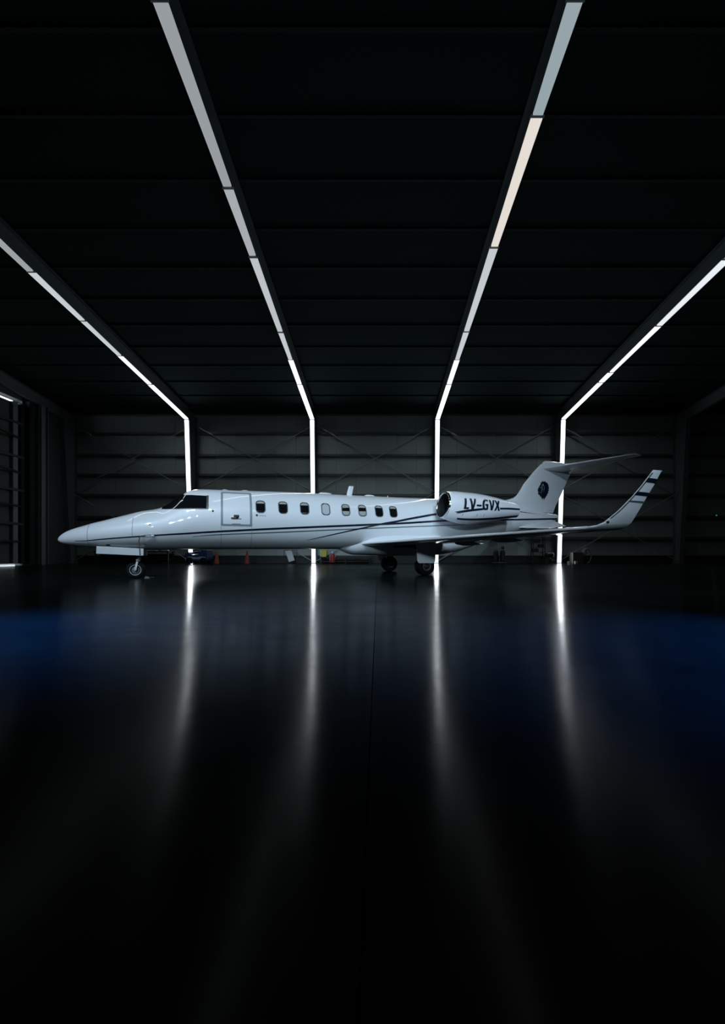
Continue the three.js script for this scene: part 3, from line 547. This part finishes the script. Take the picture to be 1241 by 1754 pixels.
for (const side of [1, -1]) {
  const xs = [0.675, 0.73, 0.8, 0.95, 1.1, 1.26, 1.42, 1.6, 1.76, 1.92, 2.1, 2.3, 2.5, 2.7, 2.96, 3.15, 3.3, 3.44];
  const n = part('engine_nacelle', loft([...xs.map((x) => nacRing(x, N(x)[1], N(x)[0], side)), nacRing(3.44, 0.225, 2.125, side), nacRing(3.2, 0.21, 2.125, side)], [false, true]), M.white, jet);
  mesh('intake_lip', loft([nacRing(0.675, N(0.675)[1] + 0.001, 2.19, side), nacRing(0.65, 0.41, 2.19, side), nacRing(0.635, 0.405, 2.19, side), nacRing(0.615, 0.388, 2.19, side), nacRing(0.62, 0.375, 2.19, side), nacRing(0.645, 0.365, 2.19, side)], [false, false]), M.chrome, n);
  mesh('intake_duct', loft([nacRing(0.645, 0.365, 2.19, side), nacRing(0.72, 0.352, 2.19, side), nacRing(0.95, 0.345, 2.17, side), nacRing(1.4, 0.35, 2.15, side)], [false, true]), M.dark, n);
  const blades = [], c = V(1.25, 2.155, side * 1.45);
  for (let k = 0; k < 22; k++) blades.push(box(0.012, 0.24, 0.07, 0, 0.21, 0).rotateY(0.7).rotateX(k / 22 * 2 * Math.PI).translate(c.x, c.y, c.z));
  mesh('fan', blades, M.dark, n);
  mesh('spinner', lathe([[0.001, 0.2], [0.05, 0.15], [0.09, 0.06], [0.1, 0]]).rotateZ(Math.PI / 2).translate(c.x, c.y, c.z), M.dark, n);
  part('pylon', loft([0, 0.5, 1].map((k) => section(V(1.2 + 0.05 * k, 2.16, side * (0.55 + 0.6 * k)), V(3.35, 2.14, side * (0.4 + 0.85 * k)), 0.075, V(0, 1, 0)))), M.white, n);
  part('nacelle_stripe', ribbon([[0.71, 1.9, 0.07], [1.28, 2.0, 0.072], [1.86, 2.075, 0.06]], onNacelle, 0.004, side), M.navy, n);
  part('nacelle_stripe', ribbon([[2.5, 2.115, 0.06], [3.04, 2.14, 0.06], [3.42, 2.14, 0.055]], onNacelle, 0.004, side), M.navy, n);
  part('nacelle_stripe', ribbon([[0.74, 1.775, 0.045], [1.34, 1.74, 0.055], [2.22, 1.79, 0.06], [3.14, 1.9, 0.045], [3.42, 1.93, 0.04]], onNacelle, 0.004, side), M.navy, n);
  for (const x of [1.08, 1.58, 1.85]) part('drain_mark', patch(poly([[x, 1.83], [x + 0.012, 1.83], [x + 0.03, 1.91], [x + 0.015, 1.91]]), onNacelle, 0.005, 0.04, side), M.greyStripe, n);
  // registration: a word of glyph outlines laid on the cowling
  const word = 'LV-GVX', size = 0.245 / 0.72, glyphs = []; let pen = 0; const parts = [];
  for (const ch of word) { const g = font.generateShapes(ch, size); const wide = ch === '-' ? 1.7 : 1, adv = font.data.glyphs[ch].ha * size / font.data.resolution * wide * 1.08; parts.push([g, pen, wide]); pen += adv; }
  const sx = 1.44 / pen;
  for (const [shapes, at0, wide] of parts) for (const s of shapes) {
    for (const fat of [-0.011, 0, 0.011]) {
    const move = (p) => { const u = (p.x * wide + at0) * sx + p.y * 0.16 + fat; return new THREE.Vector2(side > 0 ? 1.06 + u : 2.5 - u, 2.04 + p.y); };
    const e = s.extractPoints(6), sh = new THREE.Shape(e.shape.map(move)); for (const h of e.holes) sh.holes.push(new THREE.Path(h.map(move)));
    glyphs.push(patch(sh, onNacelle, 0.006, 0.05, side)); }
  }
  mesh('registration_lettering', glyphs, M.navy, n);
}
// tail
const finRows = [[2.28, 2.4, 6.5, 0.05], [2.5, 2.75, 6.6, 0.05], [2.62, 3.55, 6.66, 0.06], [2.7, 4.25, 6.71, 0.07], [2.78, 4.53, 6.755, 0.075], [2.89, 4.7, 6.82, 0.08], [3.1, 4.86, 6.94, 0.085], [3.35, 5.04, 7.085, 0.085], [3.83, 5.48, 7.36, 0.085], [4.17, 5.86, 7.5, 0.085]];
const FIN = table(finRows);
mesh('fin', loft(finRows.map((r) => section(V(r[1], r[0], 0), V(r[2], r[0], 0), r[3], V(0, 0, 1)))), M.white, jet);
const onFin = surfOf((x, y) => { const [le, te, t] = FIN(y), L = te - le, q = Math.min(0.995, Math.max(0.005, (x - le) / L)); return foil(q) * t * L + 0.002; });
{
  const at = ([u, v]) => new THREE.Vector2(5.62 + u * 0.61, 2.735 + v * 0.775);   // emblem: a maned lion's head in profile, facing forward
  const s = new THREE.Shape([[0.24, 0.80], [0.15, 0.71], [0.06, 0.60], [0.0, 0.555], [0.03, 0.505], [0.005, 0.45], [0.09, 0.425], [0.045, 0.385], [0.06, 0.32], [0.15, 0.27], [0.2, 0.29], [0.23, 0.17], [0.31, 0.21], [0.37, 0.06], [0.43, 0.13], [0.46, 0.0], [0.53, 0.13], [0.6, 0.02], [0.64, 0.16], [0.7, 0.13], [0.74, 0.24], [0.82, 0.25], [0.84, 0.36], [0.92, 0.38], [0.92, 0.48], [0.98, 0.53], [0.95, 0.6], [0.98, 0.68], [0.93, 0.74], [0.93, 0.82], [0.85, 0.86], [0.8, 0.94], [0.71, 0.92], [0.62, 1.0], [0.53, 0.94], [0.42, 1.0], [0.37, 0.91], [0.27, 0.94], [0.28, 0.85]].reverse().map(at));
  const slit = (q) => s.holes.push(new THREE.Path(q.map(at)));
  slit([[0.17, 0.655], [0.27, 0.665], [0.3, 0.645], [0.22, 0.635]]); slit([[0.12, 0.43], [0.21, 0.41], [0.24, 0.37], [0.2, 0.395]]); slit([[0.02, 0.545], [0.07, 0.555], [0.06, 0.525]]);
  slit([[0.37, 0.84], [0.35, 0.72], [0.37, 0.58], [0.335, 0.44], [0.29, 0.33], [0.355, 0.43], [0.4, 0.58], [0.38, 0.72]]); slit([[0.44, 0.86], [0.5, 0.8], [0.48, 0.73], [0.44, 0.77]]);
  slit([[0.56, 0.8], [0.55, 0.62], [0.5, 0.4], [0.575, 0.62]]);
  mesh('lion_head_emblem', patch(s, onFin, 0.004, 0.08), M.navy, jet.getObjectByName('fin'));
  const tail = jet.getObjectByName('fin');
  mesh('rudder_seam', [upright(6.42, 2.36, 2.366, 0.5, onFin, 0.004)], M.greyStripe, tail);
  mesh('fin_stripe', patch(poly([[3.7, 2.205], [4.5, 2.2], [5.5, 2.165], [4.5, 2.235], [3.7, 2.25]]), onHull, 0.005, 0.1), M.navy, tail);
}
{
  const xs = [[5.93, 4.2, 0.01, 0.01], [5.97, 4.205, 0.06, 0.04], [6.08, 4.205, 0.12, 0.08], [6.35, 4.19, 0.135, 0.12], [6.9, 4.18, 0.13, 0.12], [7.3, 4.18, 0.10, 0.09], [7.5, 4.18, 0.05, 0.05], [7.56, 4.18, 0.01, 0.01]];
  mesh('tail_bullet', loft(xs.map(([x, c, h, w]) => { const r = []; for (let k = 0; k < 28; k++) r.push(V(x, c + h * Math.sin(k / 14 * Math.PI), w * Math.cos(k / 14 * Math.PI))); return r; })), M.white, jet);
}
for (const side of [1, -1]) {
  const t = part('tailplane', loft([[5.88, 4.0, 7.28, 3.95, 0], [5.98, 4.005, 7.32, 3.96, 0.15], [7.52, 4.15, 7.94, 4.11, 2.48], [7.64, 4.16, 7.98, 4.12, 2.6]].map((s, i) => section(V(s[0], s[1], side * s[4]), V(s[2], s[3], side * s[4]), [0.1, 0.1, 0.1, 0.05][i], V(0, 1, 0)))), M.white, jet);
  mesh('elevator_seam', loft([0.2, 2.4].map((z) => { const k = (z - 0.15) / 2.33, x = 5.98 + 1.54 * k + 0.7 * (1.34 - 0.92 * k), y = 3.975 + 0.145 * k; return [V(x, y + 0.055 - 0.035 * k, side * z), V(x + 0.012, y + 0.055 - 0.035 * k, side * z), V(x + 0.012, y - 0.05 + 0.03 * k, side * z), V(x, y - 0.05 + 0.03 * k, side * z)]; })), M.greyStripe, t);
  part('delta_fin', loft([section(V(4.3, 1.62, side * 0.42), V(6.35, 1.97, side * 0.12), 0.03, V(0, 0.7, side * 0.7)), section(V(5.7, 1.6, side * 0.72), V(6.55, 1.72, side * 0.62), 0.03, V(0, 0.7, side * 0.7))]), M.white, jet);
}
// undercarriage
function wheel(parent, r, w, x, z, hub, k0 = 1) {                     // hub: material of the disc inside the bright rim
  const t = r * 0.33;
  const prof = []; for (let k = 0; k <= 14; k++) { const a = -Math.PI / 2 + k / 14 * Math.PI; prof.push([r - t + t * Math.cos(a) ** 0.8, w / 2 * Math.sin(a)]); }
  const spin = (g) => g.rotateX(Math.PI / 2).translate(x, r, z);
  part('tyre', spin(lathe([[r * 0.45, -w / 2 * 0.7], ...prof, [r * 0.45, w / 2 * 0.7]], 40)), M.rubber, parent);
  part('wheel_rim', spin(lathe([[r * 0.5 * k0, w * 0.3], [r * 0.58 * k0, w * 0.46], [r * 0.68 * k0, w * 0.46], [r * 0.68 * k0, -w * 0.46], [r * 0.58 * k0, -w * 0.46], [r * 0.5 * k0, -w * 0.3], [r * 0.48 * k0, 0], [r * 0.5 * k0, w * 0.3]], 36)), k0 < 1 ? M.steel : M.rim, parent);
  const disc = [spin(lathe([[0.001, w * 0.32], [r * 0.16, w * 0.36], [r * 0.2, w * 0.2], [r * 0.52 * k0, w * 0.12], [r * 0.52 * k0, -w * 0.12], [0.001, -w * 0.2]], 36))];
  for (let k = 0; k < 8; k++) { const a = k / 8 * 2 * Math.PI; disc.push(box(r * 0.07, r * 0.34 * k0, w * 0.1).translate(0, r * 0.35 * k0, 0).rotateZ(a).translate(x, r, z + w * 0.14)); }
  part('wheel_hub', disc, hub, parent);
}
{
  const g = holder('nose_gear', jet);
  wheel(g, 0.23, 0.115, -8.05, 0, M.steel);
  part('strut', [rod(V(-7.98, 0.5, 0), V(-7.92, 0.9, 0), 0.045), rod(V(-8.0, 0.4, 0), V(-7.97, 0.6, 0), 0.03)], M.steel, g);
  part('fork', [beam(V(-8.05, 0.22, 0.075), V(-8.0, 0.48, 0.06), 0.02, 0.05, V(1, 0, 0)), beam(V(-8.05, 0.22, -0.075), V(-8.0, 0.48, -0.06), 0.02, 0.05, V(1, 0, 0)), rbox(0.08, 0.07, 0.16, -8.0, 0.49, 0), rod(V(-8.05, 0.23, -0.09), V(-8.05, 0.23, 0.09), 0.02)], M.alu, g);
  part('drag_brace', rod(V(-8.0, 0.62, 0), V(-8.5, 0.85, 0), 0.022), M.dark, g);
  for (const s of [1, -1]) part('gear_door', prism([[-8.87, 0.86], [-8.88, 0.685], [-7.83, 0.63], [-7.82, 0.8]], 0.03, 0.01).rotateX(s * 0.1).translate(0, 0, s * 0.3 - s * 0.08), M.white, g);
}
for (const s of [1, -1]) {
  const g = holder('main_gear', jet);
  wheel(g, 0.28, 0.15, 0, s * 1.31, M.dark, 0.75); wheel(g, 0.28, 0.15, 0, s * 1.53, M.dark, 0.75);
  part('strut', [rod(V(-0.18, 0.62, s * 1.42), V(-0.2, 1.0, s * 1.45), 0.06), rod(V(-0.18, 0.62, s * 1.42), V(0, 0.28, s * 1.42), 0.045), rod(V(0, 0.28, s * 1.22), V(0, 0.28, s * 1.62), 0.035), rod(V(0.02, 0.35, s * 1.42), V(-0.12, 0.9, s * 1.43), 0.03)], M.alu, g);
  part('side_brace', rod(V(-0.15, 0.8, s * 1.4), V(-0.1, 0.85, s * 0.9), 0.025), M.dark, g);
  part('gear_door', prism([[-0.37, 1.02], [0.3, 1.02], [0.24, 0.42], [0.18, 0.385], [-0.3, 0.385], [-0.35, 0.45]], 0.03, 0.01).rotateX(-s * 0.04).translate(0, 0, s * 1.66), M.white, g);
  part('wheel_well', rbox(0.62, 0.1, 0.8, -0.42, 0.9, s * 0.95, 0.03), M.dark, g);
}
jet.updateMatrixWorld(true);
const jetPoint = (x, y, z) => jet.localToWorld(V(x, y, z));

// ---------------------------------------------------------------- loose things round the aircraft
{
  const p = jetPoint(-7.68, 0, 0.73), t = thing('pitot_cover', 'dark red pitot cover with a thin red streamer hanging beside the nose gear door', 'probe cover', [p.x, 0, p.z], 21 * D);
  mesh('sleeve', rod(V(0.1, 1.155, 0), V(-0.16, 1.12, 0), 0.015), M.maroon, t);
  mesh('streamer', loft([[-0.155, 1.11], [-0.17, 1.0], [-0.16, 0.86], [-0.15, 0.72], [-0.145, 0.63]].map(([x, y]) => [V(x - 0.014, y, 0.003), V(x + 0.014, y, 0.012), V(x + 0.014, y, 0.006), V(x - 0.014, y, -0.003)])), M.maroon, t);
  const c = jetPoint(-7.76, 0, 0.12), k = thing('wheel_chock', 'small pale wedge chock lying behind the nose wheel', 'chock', [c.x, 0, c.z], 25 * D);
  mesh('wedge', prism([[-0.06, 0], [0.06, 0], [0.04, 0.025], [-0.03, 0.05]], 0.14, 0.006), M.steel, k);
  mesh('rope_loop', tube([V(0.05, 0.03, 0.08), V(0.12, 0.02, 0.1), V(0.16, 0.015, 0), V(0.1, 0.02, -0.1), V(0.05, 0.03, -0.08)], 0.01), M.dark, k);
}
const along = (u, z) => (u - 647) / 700 * -z;                        // x of something seen that far across the far wall
{
  // low blue-and-white tow tug beyond the nose
  const t = thing('tow_tug', 'low blue and white tow tug parked beside the leftmost bright column', 'tug', [-10.75, 0, -24.6], 0);
  mesh('body', prism([[-0.62, 0.2], [0.6, 0.2], [0.66, 0.32], [0.62, 0.78], [0.34, 0.82], [0.12, 0.56], [-0.3, 0.52], [-0.5, 0.66], [-0.64, 0.6]], 0.8, 0.04), M.blueBody, t);
  mesh('white_panel', prism([[-0.5, 0.3], [0.5, 0.3], [0.56, 0.4], [0.3, 0.44], [0.0, 0.38], [-0.48, 0.46]], 0.83, 0.01), M.whiteBody, t);
  mesh('cowl', rbox(0.16, 0.3, 0.7, 0.55, 0.68, 0, 0.04), M.whiteBody, t);
  mesh('seat', rbox(0.3, 0.25, 0.4, -0.1, 0.64, 0, 0.05), M.dark, t);
  mesh('steering_wheel', new THREE.TorusGeometry(0.13, 0.015, 8, 24).rotateX(1.1).translate(0.2, 0.88, 0), M.dark, t);
  for (const [x, z] of [[-0.4, 0.4], [0.42, 0.4], [-0.4, -0.4], [0.42, -0.4]]) part('wheel', lathe([[0.06, -0.07], [0.17, -0.07], [0.2, -0.04], [0.2, 0.04], [0.17, 0.07], [0.06, 0.07]]).rotateX(Math.PI / 2).translate(x, 0.2, z), M.rubber, t);
  mesh('tow_bar', rod(V(-0.6, 0.25, 0.1), V(-0.2, 0.05, 0.75), 0.03), M.alu, t);
}
for (const [u, z, h, label, m] of [[371, -24.4, 0.74, 'orange traffic cone standing just right of the blue tow tug', M.orange], [423, -24.6, 0.8, 'red-orange traffic cone standing alone below the cabin door', M.red]]) {
  const t = thing('traffic_cone', label, 'cone', [along(u, z), 0, z], 0, 'traffic cones by the back wall');
  mesh('cone', lathe([[0.16, 0.035], [0.03, h], [0.02, h], [0.14, 0.03]]), m, t);
  mesh('base', rbox(0.38, 0.035, 0.38, 0, 0.018, 0, 0.012), M.dark, t);
  mesh('band', lathe([[0.112, 0.3], [0.079, 0.47], [0.074, 0.47], [0.106, 0.3]]), M.timber, t);
}
{
  const t = thing('folding_sign', 'pale tilted board leaning in a thin dark stand beneath the cabin windows', 'board', [along(497, -25), 0, -25], 0.1);
  mesh('board', beam(V(-0.14, 0.82, -0.08), V(0.1, 0.16, 0.12), 0.02, 0.36, V(1, 0, 0)), M.blind, t);
  for (const x of [-0.38, 0.4]) part('leg', rod(V(x, 0.0, 0.05), V(x, 0.85, -0.05), 0.014), M.dark, t);
  mesh('top_bar', rod(V(-0.38, 0.84, -0.05), V(0.4, 0.84, -0.05), 0.014), M.dark, t);
  mesh('lower_bar', rod(V(-0.38, 0.12, 0.04), V(0.4, 0.12, 0.04), 0.012), M.dark, t);
}
{
  const t = thing('low_bench', 'long dark low workbench standing right of the second bright column', 'bench', [along(592, -25.3), 0, -25.3]);
  mesh('top', rbox(3.2, 0.06, 0.6, 0, 0.4, 0, 0.012), M.dark, t);
  for (const x of [-1.5, 0, 1.5]) for (const z of [-0.24, 0.24]) part('leg', rbox(0.06, 0.37, 0.06, x, 0.185, z, 0.008), M.dark, t);
  mesh('shelf', rbox(3.0, 0.03, 0.5, 0, 0.14, 0, 0.008), M.maroon, t);
  const y = thing('yellow_bin', 'yellow plastic bin with a white edge on the low bench beside the second bright column', 'bin', [along(555, -25.3), 0.43, -25.3]);
  mesh('tub', toCreasedNormals(new THREE.CylinderGeometry(0.25, 0.19, 0.4, 4, 1).rotateY(Math.PI / 4).translate(0, 0.2, 0), 0.4), M.yellow, y);
  mesh('lid', rbox(0.4, 0.035, 0.4, 0, 0.415, 0, 0.012), M.yellow, y);
  mesh('edge_strip', rbox(0.04, 0.4, 0.05, -0.19, 0.2, 0.19, 0.01), M.whiteBody, y);
}
{
  const t = thing('fire_extinguisher', 'red wheeled fire extinguisher with pale neck standing in front of the low bench', 'extinguisher', [along(569, -24.7), 0, -24.7]);
  mesh('cylinder', lathe([[0.001, 0.06], [0.15, 0.06], [0.17, 0.1], [0.17, 0.5], [0.12, 0.6], [0.05, 0.64], [0.001, 0.64]]), M.red, t);
  mesh('valve', rbox(0.1, 0.12, 0.1, 0, 0.68, 0, 0.02), M.whiteBody, t);
  mesh('hose', tube([V(0.04, 0.72, 0), V(0.16, 0.74, 0.05), V(0.22, 0.55, 0.08), V(0.17, 0.4, 0.13)], 0.022), M.pale, t);
  mesh('handle', tube([V(-0.05, 0.72, 0), V(-0.16, 0.78, 0), V(-0.22, 0.66, 0)], 0.018), M.pale, t);
  for (const x of [-0.17, 0.17]) part('wheel', lathe([[0.02, -0.025], [0.09, -0.025], [0.09, 0.025], [0.02, 0.025]]).rotateZ(Math.PI / 2).translate(x, 0.09, -0.06), M.rubber, t);
}
{
  const t = thing('workbench', 'long dark workbench in the shadow behind the nose gear', 'bench', [-15.0, 0, -25.2]);
  mesh('top', rbox(4.6, 0.07, 0.7, 0, 0.74, 0, 0.012), M.dark, t);
  for (const x of [-2.2, 0, 2.2]) for (const z of [-0.28, 0.28]) part('leg', rbox(0.07, 0.71, 0.07, x, 0.355, z, 0.01), M.dark, t);
  mesh('back_panel', rbox(4.6, 0.5, 0.03, 0, 0.35, -0.28, 0.008), M.dark, t);
  mesh('shelf', rbox(4.4, 0.04, 0.6, 0, 0.25, 0, 0.01), M.dark, t);
  for (const [x, w, h, m, label] of [[1.15, 0.5, 0.16, M.blind, 'small pale box on the workbench just right of the nose gear'], [1.95, 0.34, 0.2, M.blind, 'middle pale box on the workbench behind the nose wheel'], [-0.4, 0.55, 0.26, M.maroon, 'dark red toolbox on the workbench behind the nose wheel']]) {
    const b = thing('storage_box', label, 'box', [-15.0 + x, 0.775, -25.15], 0.1 * x, 'boxes on the long workbench');
    mesh('body', rbox(w, h, 0.3, 0, h / 2, 0, 0.015), m, b); mesh('lid', rbox(w + 0.02, 0.03, 0.32, 0, h + 0.012, 0, 0.01), m, b);
  }
}
{
  const t = thing('air_compressor', 'dark upright twin-cylinder compressor by the wall under the right wing', 'compressor', [along(856, -25.2), 0, -25.2]);
  for (const x of [-0.26, 0.16]) part('tank', lathe([[0.001, 0.1], [0.13, 0.12], [0.15, 0.2], [0.15, 0.72], [0.1, 0.82], [0.001, 0.84]]).translate(x, 0, 0), M.dark, t);
  mesh('motor', rod(V(0.16, 0.88, 0), V(0.16, 1.05, 0), 0.09), M.dark, t);
  mesh('gauge', new THREE.CylinderGeometry(0.05, 0.05, 0.03, 18).rotateX(Math.PI / 2).translate(-0.26, 0.92, 0.05), M.pale, t);
  mesh('frame', [rbox(0.8, 0.05, 0.36, -0.05, 0.07, 0, 0.01), rod(V(-0.05, 0.08, 0.1), V(-0.05, 0.98, 0.1), 0.018), rod(V(-0.42, 0.9, 0.1), V(0.1, 0.9, 0.1), 0.016)], M.steel, t);
  for (const x of [-0.36, 0.26]) part('wheel', lathe([[0.02, -0.03], [0.07, -0.03], [0.07, 0.03], [0.02, 0.03]]).rotateZ(Math.PI / 2).translate(x, 0.07, 0.1), M.rubber, t);
}
{
  const t = thing('tool_rack', 'tall dark red open rack against the wall left of the rightmost bright column', 'rack', [along(921, -25.3), 0, -25.3]);
  for (const x of [-0.36, 0.36]) for (const z of [-0.16, 0.16]) part('post', rbox(0.05, 1.7, 0.05, x, 0.85, z, 0.008), M.maroon, t);
  for (const y of [0.72, 1.0, 1.28, 1.62]) part('shelf', rbox(0.76, 0.03, 0.4, 0, y, 0, 0.008), M.maroon, t);
  for (const [x, y, w, h] of [[-0.18, 0.735, 0.3, 0.2], [0.17, 1.015, 0.3, 0.18], [-0.1, 1.295, 0.4, 0.22]]) part('drawer', rbox(w, h, 0.3, x, y + h / 2, 0, 0.02), M.dark, t);
  const b = thing('tool_bag', 'black rounded tool bag on a stool beside the rightmost bright column', 'bag', [along(941, -24.9), 0.42, -24.9]);
  mesh('bag', rbox(0.5, 0.26, 0.26, 0, 0.13, 0, 0.1), M.dark, b); mesh('handle', new THREE.TorusGeometry(0.1, 0.014, 8, 20, Math.PI).translate(0, 0.25, 0), M.dark, b);
  const s = thing('stool', 'dark low stool holding the black tool bag', 'stool', [along(941, -24.9), 0, -24.9]);
  mesh('seat', rbox(0.46, 0.04, 0.3, 0, 0.4, 0, 0.012), M.dark, s); for (const x of [-0.19, 0.19]) for (const z of [-0.11, 0.11]) part('leg', rod(V(x, 0, z), V(x * 0.9, 0.39, z * 0.9), 0.015), M.dark, s);
}
{
  const t = thing('storage_crate', 'dark olive crate with a pale corner post right of the rightmost bright column', 'crate', [along(986, -25.2), 0, -25.2]);
  mesh('body', rbox(0.66, 0.66, 0.5, 0, 0.36, 0, 0.015), M.olive, t);
  mesh('corner_post', rbox(0.06, 0.7, 0.06, -0.3, 0.35, 0.26, 0.008), M.timber, t);
  part('skid', rbox(0.66, 0.05, 0.08, 0, 0.025, 0.18, 0.008), M.timber, t); part('skid', rbox(0.66, 0.05, 0.08, 0, 0.025, -0.18, 0.008), M.timber, t);
  const b = thing('small_carton', 'small pale carton standing in front of the olive crate', 'carton', [along(986, -24.75), 0, -24.75]);
  mesh('body', rbox(0.16, 0.16, 0.14, 0, 0.08, 0, 0.008), M.pale, b); mesh('flap', rbox(0.165, 0.012, 0.08, 0, 0.165, 0.03, 0.004), M.pale, b);
  const h = thing('hose_reel', 'grey hose coiled on a stand right of the olive crate', 'hose', [along(1004, -25.2), 0, -25.2]);
  part('coil', new THREE.TorusGeometry(0.24, 0.035, 10, 30).translate(0, 0.72, 0), M.pale, h); part('coil', new THREE.TorusGeometry(0.2, 0.035, 10, 30).translate(0.02, 0.7, 0.05), M.pale, h);
  mesh('stand', [rod(V(0, 0.02, -0.05), V(0, 0.98, -0.05), 0.02), rbox(0.4, 0.03, 0.3, 0, 0.015, -0.05, 0.008)], M.dark, h);
  mesh('loose_end', tube([V(0.2, 0.7, 0.05), V(0.24, 0.4, 0.08), V(0.1, 0.1, 0.12), V(-0.05, 0.035, 0.2)], 0.03), M.pale, h);
  const c = thing('white_can', 'small white can standing alone on the floor right of the rightmost bright column', 'can', [along(974, -22.6), 0, -22.6]);
  mesh('can', lathe([[0.001, 0], [0.08, 0], [0.085, 0.01], [0.085, 0.19], [0.08, 0.2], [0.001, 0.2]]), M.whiteBody, c); mesh('lid', lathe([[0.001, 0.2], [0.07, 0.2], [0.07, 0.215], [0.001, 0.215]]), M.pale, c);
}
{
  const t = thing('exit_indicator_light', 'tiny green indicator light high on the dark wall at the far right edge', 'indicator light', [21.55, 3.05, -26.08]);
  mesh('housing', rbox(0.24, 0.14, 0.08, 0, 0, 0, 0.02), M.dark, t);
  mesh('light_lens', rbox(0.07, 0.06, 0.02, 0, 0, 0.045, 0.008), (() => { const m = new THREE.MeshStandardMaterial({ color: rgb(0.02, 0.1, 0.03), emissive: rgb(0.03, 0.35, 0.06) }); m.name = 'green lens'; return m; })(), t);
  const l = new THREE.PointLight(rgb(0.1, 1, 0.2), 0.005); l.position.set(0, 0, 0.08); l.castShadow = true; t.add(l);
}

renderer.render(scene, camera);
